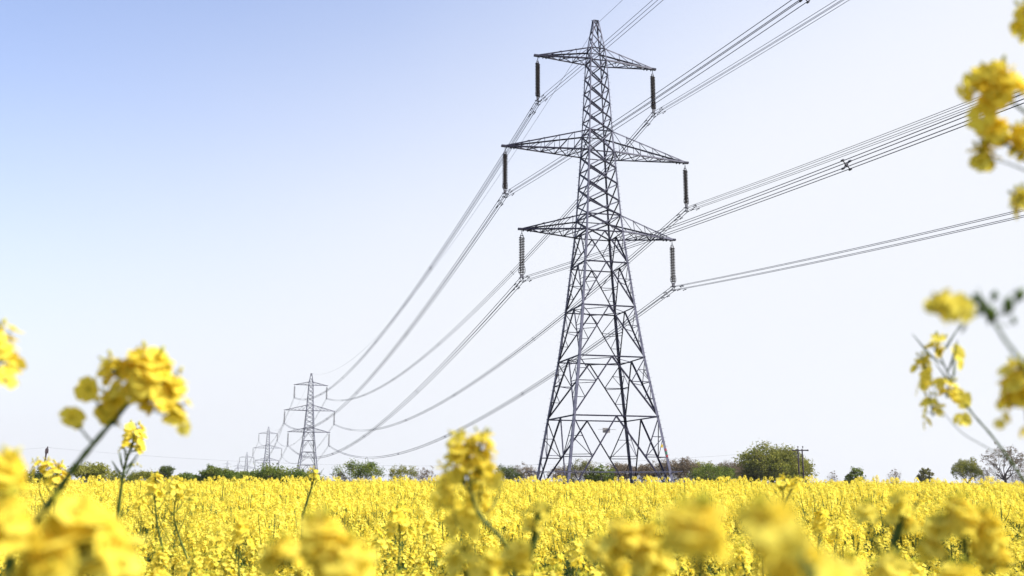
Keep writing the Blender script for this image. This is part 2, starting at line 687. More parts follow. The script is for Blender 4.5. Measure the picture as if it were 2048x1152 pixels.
def bundle(a, b, sag, n, label, dampers, rad, quad=True, group='wire bundles between the pylons'):
    root = empty('conductor_bundle', a)
    d = (b - a).normalized()
    side = V((d.y, -d.x, 0)).normalized()
    up = side.cross(d).normalized()
    if up.z < 0:
        up = -up
    S = .19
    offs = [(-S, S), (S, S), (S, -S), (-S, -S)]
    ts = [1 - (1 - k / n) ** 1.0 for k in range(n + 1)]
    for ox, oz in offs:
        m = MB()
        m.tube([sagged(a, b, sag, t) + side * ox + V((0, 0, oz)) - a for t in ts], rad, 5)
        m.build('wire', M['wire'], root, True)
    for k in range(1, 6):
        m = MB()
        c = sagged(a, b, sag, k / 6) - a
        for i2 in range(4):
            e = c + side * offs[i2][0] * 1.12 + V((0, 0, offs[i2][1] * 1.12))
            m.tube([c, e], .03, 5)
            m.tube([e - d * .09, e + d * .09], .055, 6)
        m.tube([c - d * .05, c + d * .05], .085, 8)
        m.build('spacer', M['hardware'], root)
    for s_ in dampers:
        L = (b - a).length
        for i2, (ox, oz) in enumerate(offs):
            dist = 1.6 + .55 * (i2 % 2)
            t = dist / L if s_ == 0 else 1 - dist / L
            c = sagged(a, b, sag, t) - a + side * ox + V((0, 0, oz))
            m = MB()
            m.tube([c, c - V((0, 0, .12))], .03, 5)
            m.tube([c - V((0, 0, .12)) - d * .26, c - V((0, 0, .12)) + d * .26], .018, 4)
            for q in (-1, 1):
                m.tube([c - V((0, 0, .12)) + d * q * .16, c - V((0, 0, .12)) + d * q * .32], .05, 6)
            m.build('damper', M['hardware'], root)
    tag(root, label, 'power line', group)
    return root


SAG12 = {(2, -1): 10.6, (2, 1): 10.5, (1, -1): 10.6, (1, 1): 10.5, (0, -1): 10.5, (0, 1): 10.3}
for ai in (2, 1, 0):
    for sg in (-1, 1):
        nm = ('left' if sg < 0 else 'right') + ' end of ' + lev[ai] + ' arm'
        bundle(hang(0, ai, sg), hang(-1, ai, sg), 8.139, 90,
               'four wire bundle from %s, nearest pylon, rising right overhead' % nm, (0,), .022)
        bundle(hang(0, ai, sg), hang(1, ai, sg), SAG12[(ai, sg)], 64,
               'four wire bundle from %s, nearest pylon, sagging to second pylon' % nm, (0, 1), .032)
        bundle(hang(1, ai, sg), hang(2, ai, sg), 10.2, 32,
               'faint wire bundle from %s, second pylon, back to third' % nm, (), .022)
        bundle(hang(2, ai, sg), hang(3, ai, sg), 9, 24,
               'faintest wire bundle from %s, third pylon, back to fourth' % nm, (), .018)


def peak(i):
    p = T0 if i < 0 else PYL[i]
    return V((p['x'] + .35 * math.cos(p['yaw']), p['y'] + .35 * math.sin(p['yaw']), p['z'] + HT[10] - .1))


for i, j, sag, lb in ((0, -1, 7.4, 'single thin earth wire going up right from the peak of the nearest pylon'),
                      (0, 1, 11.3, 'single thin earth wire sagging from the nearest peak to the second pylon peak'),
                      (1, 2, 10, 'single thin earth wire between the peaks of the second and third pylons')):
    a, b = peak(i), peak(j)
    m = MB()
    m.tube([sagged(a, b, sag, k / 72) - a for k in range(73)], .019, 5)
    o = m.build('earth_wire', M['wire'], None, True)
    o.location = a
    tag(o, lb, 'wire', 'earth wires along the pylon peaks')

# ----------------------------------------------------------------- rapeseed
def frame(n, rng):
    n = V(n).normalized()
    x = n.orthogonal().normalized()
    a = rng.random() * 2 * PI
    y = n.cross(x)
    return x * math.cos(a) + y * math.sin(a), y * math.cos(a) - x * math.sin(a), n


def flower(m, c, n, dia, rng, detail):
    """four petal rape flower at c facing n"""
    x, y, n = frame(n, rng)
    L = dia / 2
    cup = .12 + rng.random() * .45
    for k in range(4):
        a = k * PI / 2 + rng.uniform(-.18, .18)
        r = x * math.cos(a) + y * math.sin(a)
        s = y * math.cos(a) - x * math.sin(a)
        q = L * rng.uniform(.88, 1.1)
        w_ = q * .52
        cu = cup + rng.uniform(-.15, .15)
        if detail == 0:
            m.face([c, c + r * q * .72 + s * w_ + n * q * cu * .6, c + r * q + n * q * cu, c + r * q * .72 - s * w_ + n * q * cu * .6])
        else:
            rows = [(.08, .12, .0), (.42, .46, .25), (.78, .62, .6), (1.0, .40, .8)]
            pr = []
            for t, ww, hh in rows:
                cc = c + r * q * t + n * q * cu * hh * .8
                pr.append([cc - s * q * ww - n * q * .05, cc + n * q * .05 * (1 if t < .9 else -.4), cc + s * q * ww - n * q * .05])
            n0 = len(m.v)
            for row in pr:
                m.v.extend(row)
            for i in range(3):
                for j in range(2):
                    b = n0 + i * 3 + j
                    m.f.append((b, b + 1, b + 4, b + 3))
                    m.m.append(m.cur)


def bud(m, c, n, L, R):
    n = V(n).normalized()
    x = n.orthogonal().normalized()
    y = n.cross(x)
    n0 = len(m.v)
    m.v.append(c)
    for j in range(4):
        a = PI / 2 * j
        m.v.append(c + n * L * .55 + (x * math.cos(a) + y * math.sin(a)) * R)
    m.v.append(c + n * L)
    for j in range(4):
        m.f.append((n0, n0 + 1 + (j + 1) % 4, n0 + 1 + j))
        m.f.append((n0 + 5, n0 + 1 + j, n0 + 1 + (j + 1) % 4))
        m.m += [m.cur, m.cur]


HEADM = None


def raceme(m, p0, p1, rad, nfl, dia, rng, detail, nbud=7):
    """flower cluster round the axis p0 to p1; materials 0 petal, 1 older petal, 2 bud, 3 stem"""
    p0, p1 = V(p0), V(p1)
    ax = (p1 - p0)
    L = ax.length
    ax.normalize()
    x = ax.orthogonal().normalized()
    y = ax.cross(x)
    ph, ph2 = rng.uniform(0, 6.3), rng.uniform(0, 6.3)
    for i in range(nfl):
        t = (i + rng.uniform(.1, .9)) / nfl
        a = i * 2.39996 + rng.uniform(-.7, .7)
        lump = .78 + .34 * math.sin(2 * a + ph + 5 * t) * math.sin(7 * t + ph2 + a)
        r = rad * (1.0 - .5 * t ** 2.2) * rng.uniform(.7, 1.1) * (lump if detail else 1)
        o = x * math.cos(a) + y * math.sin(a)
        c = p0 + ax * L * (t * .92) + o * r
        n = o * (1.1 - .6 * t) + ax * (.35 + .9 * t) + V((rng.uniform(-.4, .4), rng.uniform(-.4, .4), rng.uniform(-.2, .5)))
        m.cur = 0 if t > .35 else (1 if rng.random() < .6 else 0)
        flower(m, c, n, dia * rng.uniform(.8, 1.12), rng, detail)
        if detail:
            m.cur = 3
            s0 = p0 + ax * L * max(0, t * .92 - .12)
            m.tube([s0, s0.lerp(c, .6) - ax * L * .03, c], dia * .035, 3, False)
            m.cur = 2
            bud(m, c, n, dia * .28, dia * .07)
    m.cur = 3
    if detail:
        m.tube([p0, p1], [dia * .08, dia * .05], 4, False)
    m.cur = 2
    for i in range(nbud):
        a = i * 2.39996
        q = math.sqrt((i + .3) / nbud) * rad * .42
        c = p0 + ax * L * .94 + (x * math.cos(a) + y * math.sin(a)) * q
        bud(m, c, ax + (x * math.cos(a) + y * math.sin(a)) * .5, dia * .5, dia * .11)


HEAD_MATS = [M['petal'], M['petal_old'], M['bud'], M['stem']]


def leaf_blade(m, p, d, L, W, rng):
    """long rape leaf with a bent midrib"""
    d = V(d).normalized()
    s = d.cross(V((0, 0, 1)))
    s = s.normalized() if s.length > .01 else V((1, 0, 0))
    u = s.cross(d)
    n0 = len(m.v)
    N = 5
    for i in range(N + 1):
        t = i / N
        c = p + d * L * t + V((0, 0, -1)) * L * .28 * t * t
        ww = W * (math.sin(PI * min(1, t * .92 + .08)) ** .8)
        m.v.extend([c - s * ww + u * ww * .35, c, c + s * ww + u * ww * .35])
    for i in range(N):
        for j in range(2):
            b = n0 + i * 3 + j
            m.f.append((b, b + 1, b + 4, b + 3))
            m.m.append(m.cur)


def pods(m, a, b, n, rng):
    for i in range(n):
        p = V(a).lerp(V(b), (i + .5) / n)
        an = i * 2.4
        d = V((math.cos(an), math.sin(an), .9)).normalized()
        L = rng.uniform(.03, .05)
        m.tube([p, p + d * L * .4, p + d * L + V((0, 0, L * .25))], [.0008, .0018, .0005], 3, False)


def plant_skeleton(seed, tall=1.0, nb=6):
    """stem paths and raceme axes of one plant in its own space"""
    rng = random.Random(seed)
    h = 1.13 * tall
    lean = V((rng.uniform(-.06, .06), rng.uniform(-.06, .06), 0))
    main = [V((0, 0, 0)), V((0, 0, h * .4)) + lean * .3, V((0, 0, h * .8)) + lean * .8, V((0, 0, h * .95)) + lean]
    br = []
    rac = [(main[-1], main[-1] + V((rng.uniform(-.012, .012), rng.uniform(-.012, .012), .065)))]
    for i in range(nb):
        t = .48 + .36 * i / nb
        s0 = V((0, 0, h * t)) + lean * t
        a = i * 2.4 + rng.uniform(-.5, .5) + seed
        o = V((math.cos(a), math.sin(a), 0))
        sp = rng.uniform(.08, .19)
        top = h * rng.uniform(.78, .97)
        top = max(top, s0.z + .14)
        e = s0 + o * sp
        e.z = top
        mid = s0.lerp(e, .5) + o * sp * .22
        br.append([s0, mid, e])
        rac.append((e, e + o * .014 + V((0, 0, rng.uniform(.045, .07)))))
    return rng, h, main, br, rac


def stem_mesh_into(m, main, br, k=5):
    m.tube(main, [.0075, .006, .004, .003], k, False)
    for b in br:
        m.tube(b, [.0038, .003, .0022], max(3, k - 1), False)


# the near crop: individual plants, six kinds copied
NV = 7
near_kinds = []
for s_ in range(NV):
    rng, h, main, br, rac = plant_skeleton(s_ * 7 + 3, 1 + .03 * (s_ % 3 - 1))
    parts = []
    m = MB()
    stem_mesh_into(m, main, br)
    for (a, b), path in zip(rac[1:], br):
        pods(m, path[1].lerp(a, .55), a, 5, rng)
    parts.append(('stem', m.mesh('stem', [M['stem']], True)))
    for a, b in rac:
        m = MB()
        raceme(m, a, b, rng.uniform(.024, .032), rng.randint(15, 21), .022, rng, 1)
        parts.append(('flower_head', m.mesh('flower_head', HEAD_MATS, True)))
    for i in range(4):
        m = MB()
        an = rng.uniform(0, 2 * PI)
        z = h * rng.uniform(.35, .72)
        leaf_blade(m, V((0, 0, z)), V((math.cos(an), math.sin(an), .55)), rng.uniform(.11, .2), rng.uniform(.018, .035), rng)
        parts.append(('leaf', m.mesh('leaf', [M['leaf']], True)))
    near_kinds.append(parts)

rs = np.random.RandomState(11)
DENS = 26.0


def clump(x, y):
    return .55 + .45 * math.sin(x * 2.3 + 1.3 * math.sin(y * 1.1)) * math.sin(y * 1.7 + 1.1 * math.sin(x * .9 + 2))



def scatter(r0, r1, half, dens):
    n = int((r1 ** 2 - r0 ** 2) * half * dens)
    r = np.sqrt(rs.uniform(r0 ** 2, r1 ** 2, n))
    a = rs.uniform(-half, half, n)
    return r * np.sin(a), r * np.cos(a), n


def place_z(x, y):
    return ground(x, y)


# individuals: the 300 nearest in view
xs, ys, n = scatter(2.1, 7, math.radians(30), DENS * .95)
keep = np.array([rs.uniform() < min(1, max(0, (clump(a, b) - .30) * 2.2)) + .02 for a, b in zip(xs, ys)])
xs, ys = xs[keep], ys[keep]
order = np.argsort(np.hypot(xs, ys))[:212]
for q, idx in enumerate(order):
    x, y = float(xs[idx]), float(ys[idx])
    root = empty('rapeseed_plant', (x, y, place_z(x, y)), rs.uniform(0, 6.28))
    sc = float(np.clip(rs.normal(1.0, .055), .86, 1.13))
    root.scale = (1, 1, sc)
    for nm, me in near_kinds[q % NV]:
        link(nm, me, root)
    tag(root, 'yellow flowering rapeseed plant in the packed crop, its top below the skyline', 'rapeseed plant',
        'rapeseed plants packed in the near crop')
tall = []
for q in range(56):
    a = math.radians(-27 + 54 * ((q * 5 % 56) + rs.uniform(.1, .9)) / 56)
    r = rs.uniform(1.55, 2.5) if q < 24 else rs.uniform(2.3, 4.2)
    x, y = r * math.sin(a), r * math.cos(a)
    root = empty('rapeseed_plant', (x, y, place_z(x, y)), rs.uniform(0, 6.28))
    root.scale = (1, 1, rs.uniform(1.12, 1.2) if q < 24 else rs.uniform(1.06, 1.17))
    for nm, me in near_kinds[(q * 3) % NV]:
        link(nm, me, root)
    tag(root, 'yellow flowering rapeseed plant in the packed crop, its top below the skyline', 'rapeseed plant',
        'rapeseed plants packed in the near crop')
RMAX_IND = float(np.hypot(xs[order], ys[order]).max())

# the rest of the crop: one mass nobody could count
src = bpy.data.collections.new('crop_source')
src_objs = []


def crop_variant(seed, lod):
    rng, h, main, br, rac = plant_skeleton(seed, 1.0, 8 if lod == 0 else 6)
    m = MB()
    m.cur = 3
    if lod == 0:
        stem_mesh_into(m, main, br, 4)
    else:
        stem_mesh_into(m, main[1:], [], 3)
        for b in br:
            m.tube(b, [.0038, .003, .0022], 3, False)
    for a, b in rac:
        if lod == 0:
            raceme(m, a, b, rng.uniform(.026, .034), rng.randint(14, 19), .023, rng, 0, 4)
        else:
            raceme(m, a, b, rng.uniform(.034, .043), 17, .028, rng, 0, 2)
    m.cur = 4
    for i in range(4):
        an = rng.uniform(0, 2 * PI)
        z = h * rng.uniform(.3, .68)
        leaf_blade(m, V((0, 0, z)), V((math.cos(an), math.sin(an), .55)), rng.uniform(.10, .2), rng.uniform(.018, .035), rng)
    return m.mesh('crop_plant', HEAD_MATS + [M['leaf']])


for i in range(12):
    o = bpy.data.objects.new('crop_plant_%02d' % i, crop_variant(100 + i * 5, 0 if i < 6 else 1))
    src.objects.link(o)
pts, rot, scl, vid = [], [], [], []


def add_crop(r0, r1, half, dens, lod):
    xs, ys, n = scatter(r0, r1, half, dens)
    for x, y in zip(xs, ys):
        x, y = float(x), float(y)
        if abs(math.atan2(x, y)) < math.radians(30) and math.hypot(x, y) < RMAX_IND:
            continue
        if rs.uniform() > ((clump(x, y) - .1) * 1.6 + .15 if y > 12 else (clump(x, y) - .26) * 2.1 + .03 + .05 * max(0, y - 6)):
            continue
        pts.append((x, y, place_z(x, y)))
        rot.append(rs.uniform(0, 6.28))
        s = rs.normal(1.0, .075 if y > 10 else .085)
        if rs.uniform() < (.16 if y > 12 else .06):
            s += rs.uniform(.04, .2)
        scl.append(float(np.clip(s, .85, 1.28)))
        vid.append(int(rs.randint(0, 6)) + 6 * lod)


add_crop(2.6, 13, math.radians(42), DENS * .85, 0)
add_crop(13, 38, math.radians(38), DENS * .6, 1)
add_crop(38, 62, math.radians(36), 10, 1)
me = bpy.data.meshes.new('rapeseed_crop')
me.from_pydata(pts, [], [])
for nm, ty, arr in (('rz', 'FLOAT', rot), ('sc', 'FLOAT', scl), ('vid', 'INT', vid)):
    at_ = me.attributes.new(nm, ty, 'POINT')
    at_.data.foreach_set('value', arr)
crop = link('rapeseed_crop', me)
tag(crop, 'dense yellow rapeseed crop filling the field to the skyline', 'crop', kind='stuff')
ng = bpy.data.node_groups.new('crop_scatter', 'GeometryNodeTree')
ng.interface.new_socket('Geometry', in_out='INPUT', socket_type='NodeSocketGeometry')
ng.interface.new_socket('Geometry', in_out='OUTPUT', socket_type='NodeSocketGeometry')
N_ = ng.nodes
gi, go = N_.new('NodeGroupInput'), N_.new('NodeGroupOutput')
iop = N_.new('GeometryNodeInstanceOnPoints')
ci = N_.new('GeometryNodeCollectionInfo')
ci.inputs['Collection'].default_value = src
ci.inputs['Separate Children'].default_value = True
ci.inputs['Reset Children'].default_value = True


def named(nm, ty):
    a = N_.new('GeometryNodeInputNamedAttribute')
    a.data_type = ty
    a.inputs['Name'].default_value = nm
    return a.outputs['Attribute']


cx = N_.new('ShaderNodeCombineXYZ')
cs = N_.new('ShaderNodeCombineXYZ')
cs.inputs[0].default_value = 1
cs.inputs[1].default_value = 1
L_ = ng.links
L_.new(named('rz', 'FLOAT'), cx.inputs[2])
L_.new(named('sc', 'FLOAT'), cs.inputs[2])
L_.new(gi.outputs[0], iop.inputs['Points'])
L_.new(ci.outputs[0], iop.inputs['Instance'])
iop.inputs['Pick Instance'].default_value = True
L_.new(named('vid', 'INT'), iop.inputs['Instance Index'])
L_.new(cx.outputs[0], iop.inputs['Rotation'])
L_.new(cs.outputs[0], iop.inputs['Scale'])
L_.new(iop.outputs[0], go.inputs[0])
mod = crop.modifiers.new('scatter', 'NODES')
mod.node_group = ng

# ----------------------------------------------------------------- tall plants close to the lens
def curve_pts(ps, n=8):
    """smooth path through the points"""
    P = [ps[0]] + ps + [ps[-1]]
    out = []
    for i in range(1, len(P) - 2):
        for k in range(n):
            t = k / n
            a, b, c, d = P[i - 1], P[i], P[i + 1], P[i + 2]
            out.append(.5 * ((2 * b) + (c - a) * t + (2 * a - 5 * b + 4 * c - d) * t * t + (3 * b - a - 3 * c + d) * t ** 3))
    out.append(ps[-1])
    return out


def close_plant(label, d, heads=(), singles=(), stems=(), pods_=(), leaves=(), buds=(), seed=1, group=None, r=.004, toground=True):
    """heads: (base px, base py, tip px, tip py, width px, n[, dd]); singles: (px, py, size px[, dd]); stems: px paths, the first one is the main stem, ending low"""
    rng = random.Random(seed)
    main = [at(px, py, d + (q[0] if q else 0)) for px, py, *q in stems[0]]
    base = main[-1].copy()
    if toground:
        gz = ground(base.x, base.y)
        low = [V((base.x, base.y + .03, gz * .6 + base.z * .4)), V((base.x, base.y + .05, gz - .01))]
        base = V((base.x, base.y, gz))
    root = empty('rapeseed_plant', base)
    r = min(r, .0012 + .003 * d)
    m = MB()
    loc = lambda ps: [p - base for p in ps]
    cp = curve_pts(loc(main)) + (loc(low) if toground else [])
    cp0 = cp
    m.tube(cp, [r * (.55 + .65 * i / len(cp)) * (1 + .12 * math.sin(i * 1.7)) for i in range(len(cp))], 7, False)
    for sp in stems[1:]:
        cp = curve_pts(loc([at(px, py, d + (q[0] if q else 0)) for px, py, *q in sp]))
        m.tube(cp, [r * (.22 + .22 * i / len(cp)) for i in range(len(cp))], 5, False)
    for hd in (heads[:1] if d > .95 else ()):
        p0 = at(hd[0], hd[1], d + (hd[6] if len(hd) > 6 else 0)) - base
        k = min(cp0, key=lambda c: abs((c - p0).length - .06))
        pods(m, p0, k, 5, rng)
    for a, b, n in pods_:
        pods(m, at(*a, d) - base, at(*b, d) - base, n, rng)
    m.build('stem', [M['stem']], root, True)
    for hd in heads:
        x0, y0, x1, y1, wpx, nf = hd[:6]
        dd = d + (hd[6] if len(hd) > 6 else 0)
        m = MB()
        p0, p1 = at(x0, y0, dd) - base, at(x1, y1, dd) - base
        dia = max(.018, min(.032, wpx * .34 * dd / F)) if len(hd) < 8 else hd[7] * 1.15
        raceme(m, p0, p1, wpx * .5 * dd / F * .86, max(5, int(nf * .85)), dia, rng, 1, 3)
        m.build('flower_head', HEAD_MATS, root, True)
    for sg in singles:
        px, py, sz = sg[:3]
        dd = d + (sg[3] if len(sg) > 3 else 0)
        m = MB()
        c = at(px, py, dd) - base
        n = V((rng.uniform(-.6, .6), -rng.uniform(.5, 1), rng.uniform(-.3, .7)))
        D = sz * 1.15 * dd / F
        m.cur = 0
        flower(m, c, n, D, rng, 1)
        o = V((rng.uniform(-.4, .4), .3, rng.uniform(-.5, .1))) * D
        flower(m, c + o, n + V((rng.uniform(-1, 1), 0, -.4)), D * .9, rng, 1)
        m.cur = 2
        bud(m, c - n.normalized() * D * .18, n, D * .35, D * .09)
        m.build('flower', HEAD_MATS, root, True)
    if buds:
        m = MB()
        for px, py, sz in buds:
            D = sz * d / F
            bud(m, at(px, py, d) - base - V((0, 0, D * .5)), V((rng.uniform(-.6, .6), rng.uniform(-.6, .6), 1)), D, D * .28)
        m.build('bud_cluster', [M['sepal'] if seed == 22 else M['bud']], root, True)
    for px, py, dx, dy, wpx in leaves:
        m = MB()
        p, q = at(px, py, d) - base, at(px + dx, py + dy, d) - base
        leaf_blade(m, p, q - p, (q - p).length, wpx * d / F, rng)
        m.build('leaf', [M['leaf']], root, True)
    tag(root, label, 'rapeseed plant', group or 'tall rapeseed plants close to the lens')
    return root


close_plant('big blurred yellow flower head at the left on a thick dark leaning stem', .9,
            heads=[(280, 790, 308, 702, 145, 44), (236, 752, 216, 716, 66, 10), (338, 832, 352, 742, 82, 18), (224, 850, 216, 785, 44, 7), (290, 812, 300, 770, 90, 12)],
            singles=[(178, 778, 46), (143, 836, 38), (213, 825, 44), (345, 825, 46), (228, 800, 40)],
            stems=[[(272, 790), (200, 872), (145, 940), (85, 1025), (20, 1110)], [(178, 782), (215, 835), (235, 850)], [(145, 838), (180, 880), (190, 890)]], seed=2, r=.0036)
close_plant('blurred yellow flower head cut off by the left picture edge', .85,
            heads=[(-8, 765, -4, 645, 120, 34)], stems=[[(-14, 760), (-22, 850), (-30, 960)]], seed=3)
close_plant('yellow flower head in front of the sky just below the big blurred left one', 2.0,
            heads=[(262, 902, 272, 846, 62, 26)],
            stems=[[(266, 885), (250, 930), (241, 985), (234, 1045)]],
            pods_=[((249, 935), (244, 970), 9)], buds=[(276, 928, 9), (270, 930, 8), (282, 932, 8)], seed=4, r=.0036)
close_plant('two sharp yellow heads at left just under the wooden pole', 2.3,
            heads=[(82, 955, 72, 918, 38, 12), (112, 972, 118, 925, 62, 24), (96, 938, 94, 918, 30, 8)],
            stems=[[(112, 960), (110, 1000), (105, 1060)], [(82, 950), (80, 985), (104, 1040)]], seed=5)
close_plant('dull olive blurred head low at the left edge', .62,
            heads=[(10, 965, 22, 912, 72, 16)], stems=[[(12, 955), (0, 1000), (-20, 1080)]], leaves=[(-10, 985, 110, -12, 9)], seed=6)
close_plant('very large soft yellow head filling the bottom left corner', .48,
            heads=[(150, 1120, 150, 1010, 190, 40, 0, .018), (20, 1080, 10, 1000, 120, 22, -.03, .018), (225, 1150, 230, 1075, 120, 24, .05), (95, 1165, 70, 1110, 130, 24, .0)],
            stems=[[(150, 1100), (130, 1160), (110, 1260)], [(20, 1060), (60, 1140), (110, 1240)], [(225, 1130), (190, 1190), (120, 1250)]], seed=7)
close_plant('tall yellow raceme at the centre reaching into the sky left of the nearest pylon', 1.0,
            heads=[(930, 965, 915, 865, 84, 26), (955, 945, 965, 862, 84, 26), (905, 1015, 892, 925, 78, 22, .04), (955, 1030, 952, 950, 74, 20, .05), (925, 1065, 915, 1010, 70, 12, .08)],
            singles=[(990, 960, 34), (878, 1000, 34, .06), (942, 1050, 38, .04), (905, 1045, 30, .05)],
            stems=[[(935, 880), (938, 960), (958, 1030), (1000, 1075), (1030, 1130)], [(905, 990), (915, 1050), (960, 1110), (1020, 1160)]], seed=8, r=.0022)
close_plant('soft yellow blurred heads low in front, left of the bottom centre', .55,
            heads=[(650, 1110, 640, 1035, 115, 24), (690, 1150, 690, 1080, 120, 26), (575, 1130, 560, 1085, 95, 16, .05)],
            stems=[[(650, 1100), (665, 1170), (670, 1260)], [(575, 1120), (610, 1180), (665, 1250)]], leaves=[(640, 1110, -70, 60, 10)], seed=9)
close_plant('yellow blurred heads at the bottom edge left of the pylon foot', .8,
            heads=[(925, 1150, 925, 1090, 85, 14), (1040, 1145, 1030, 1090, 85, 14), (985, 1150, 985, 1105, 70, 10, .08)],
            stems=[[(930, 1140), (945, 1200), (960, 1280)], [(1040, 1130), (1010, 1200), (965, 1260)]], seed=10)
close_plant('small blurred pair of flowers below the nearest pylon, right of centre', 1.1,
            heads=[(1075, 1035, 1082, 1012, 62, 7), (1063, 1064, 1064, 1046, 34, 3)],
            stems=[[(1075, 1030), (1068, 1075), (1050, 1150)]], seed=11)
close_plant('yellow blurred head with two lobes below the right foot of the pylon', .68,
            heads=[(1255, 1110, 1245, 1035, 85, 22), (1300, 1140, 1300, 1050, 85, 24), (1200, 1120, 1195, 1080, 60, 10, .04), (1225, 1150, 1225, 1110, 66, 12, .02)],
            stems=[[(1262, 1095), (1270, 1150), (1275, 1240)], [(1300, 1120), (1290, 1180), (1276, 1230)], [(1198, 1110), (1230, 1170), (1272, 1225)]], seed=12)
close_plant('huge out of focus yellow flower right of the pylon foot, roundest blur', .38,
            heads=[(1393, 1085, 1390, 1020, 110, 14, 0, .018)],
            stems=[[(1392, 1060), (1400, 1120), (1415, 1230)]], leaves=[(1395, 1095, 20, 50, 9)], seed=13)
close_plant('huge out of focus yellow band slanting down to the bottom edge, right of centre', .36,
            heads=[(1565, 1095, 1518, 1025, 72, 11, 0, .017), (1615, 1165, 1555, 1080, 100, 16, .02, .017), (1675, 1190, 1620, 1130, 90, 13, .04, .016)],
            stems=[[(1520, 1010), (1570, 1080), (1620, 1150), (1640, 1260)]], seed=14)
close_plant('small upright head breaking the skyline below the twin pole', 2.2,
            heads=[(1560, 978, 1572, 953, 42, 12), (1588, 978, 1594, 955, 34, 8)],
            stems=[[(1585, 975), (1573, 1000), (1560, 1040)], [(1562, 972), (1566, 995), (1562, 1030)]], seed=15)
close_plant('blurred upright narrow yellow head in the field at the right', 1.0,
            heads=[(1803, 1040, 1797, 990, 42, 9), (1735, 1040, 1730, 1008, 36, 5), (1822, 1062, 1818, 1035, 30, 4)],
            stems=[[(1802, 1030), (1790, 1075), (1778, 1140)], [(1735, 1030), (1750, 1080), (1776, 1130)]], seed=16)
close_plant('blurred broad yellow heads low at the right near the bottom corner', .78,
            heads=[(1925, 1065, 1915, 995, 76, 24), (1980, 1105, 1970, 1020, 70, 22), (1885, 1075, 1878, 1040, 60, 12), (1860, 1110, 1860, 1085, 56, 9), (1990, 1140, 1990, 1090, 64, 14)],
            stems=[[(1925, 1050), (1930, 1120), (1925, 1230)], [(1980, 1090), (1960, 1160), (1930, 1220)], [(1885, 1065), (1900, 1130), (1926, 1210)]], leaves=[(1925, 1090, -60, 40, 7)], seed=17)
close_plant('yellow blurred heads along the bottom edge at the far right', .7,
            heads=[(1790, 1170, 1780, 1115, 90, 12), (1920, 1180, 1920, 1130, 90, 12), (1700, 1170, 1690, 1120, 80, 10)],
            stems=[[(1790, 1150), (1800, 1200), (1810, 1290)], [(1920, 1160), (1870, 1220), (1815, 1280)], [(1700, 1160), (1750, 1220), (1808, 1280)]], seed=18)
close_plant('stray yellow raceme with small drooping flowers on two thin bent stems at the right', 1.2,
            heads=[(1870, 703, 1880, 674, 42, 7), (1850, 740, 1844, 712, 38, 6), (1893, 795, 1900, 762, 40, 6), (1866, 832, 1860, 792, 40, 7)],
            singles=[(1912, 706, 34), (1844, 772, 26), (1922, 796, 30), (1856, 843, 20), (1929, 840, 26), (1912, 788, 28), (1852, 752, 22), (1880, 765, 24)],
            stems=[[(1876, 700), (1900, 755), (1940, 820), (1984, 872), (2030, 935), (2075, 1010)], [(1866, 765), (1878, 810), (1920, 862), (1970, 893), (2010, 915)]], seed=19, r=.0016)
close_plant('olive yellow flower head high at the upper right over the wires', .8,
            heads=[(2005, 205, 1985, 130, 110, 32)], singles=[(1950, 178, 46), (1990, 200, 56), (1965, 150, 40)],
            stems=[[(2000, 190), (2080, 260), (2110, 420), (2120, 700)]], seed=20, r=.002)
close_plant('two lobed yellow flowers below the high head at the right edge', .82,
            heads=[(1995, 285, 1978, 242, 66, 14), (1972, 332, 1962, 292, 48, 9), (2058, 305, 2036, 255, 66, 14), (2058, 415, 2036, 385, 56, 10), (2068, 60, 2048, 8, 66, 14)],
            stems=[[(1990, 275), (2060, 330), (2100, 450), (2115, 700)], [(1972, 320), (2010, 325), (2060, 345)], [(2060, 40), (2090, 180), (2100, 400)], [(2058, 410), (2085, 450), (2104, 520)]], seed=21, r=.002)
close_plant('half open yellow bud and green sepals on a blurred arching green stem at right', .6,
            heads=[(1915, 622, 1880, 608, 52, 6, 0, .016)],
            singles=[(1868, 610, 30)],
            buds=[(1945, 602, 34), (1932, 612, 30), (1985, 592, 30), (2028, 590, 40), (2018, 600, 34), (1920, 655, 22), (1975, 630, 44), (1990, 625, 44), (2005, 615, 40), (2030, 640, 22), (1962, 594, 32), (1955, 618, 34), (1972, 606, 36), (2012, 610, 36)],
            stems=[[(1910, 618), (1960, 605), (1985, 640), (2010, 680), (2050, 740), (2090, 860)], [(2035, 575), (2005, 610), (1985, 640)], [(1955, 575), (1965, 598), (1985, 620)], [(1945, 600), (1968, 612), (1985, 640)], [(2028, 600), (2008, 622), (1985, 645)], [(1920, 655), (1950, 632), (1975, 625)], [(2030, 645), (2010, 650), (1988, 648)]], seed=22, r=.0012)
close_plant('olive yellow blob cut by the right edge above the bare oak', .75,
            heads=[(2046, 815, 2036, 722, 74, 26)], singles=[(2010, 836, 22), (2055, 865, 26)],
            stems=[[(2050, 800), (2062, 880), (2075, 980)]], seed=23, r=.002)
close_plant('thin yellow head poking above the bushes in front of the second pylon', 3.2,
            heads=[(628, 958, 625, 935, 28, 12)], stems=[[(628, 955), (620, 985), (605, 1030)]], seed=24)
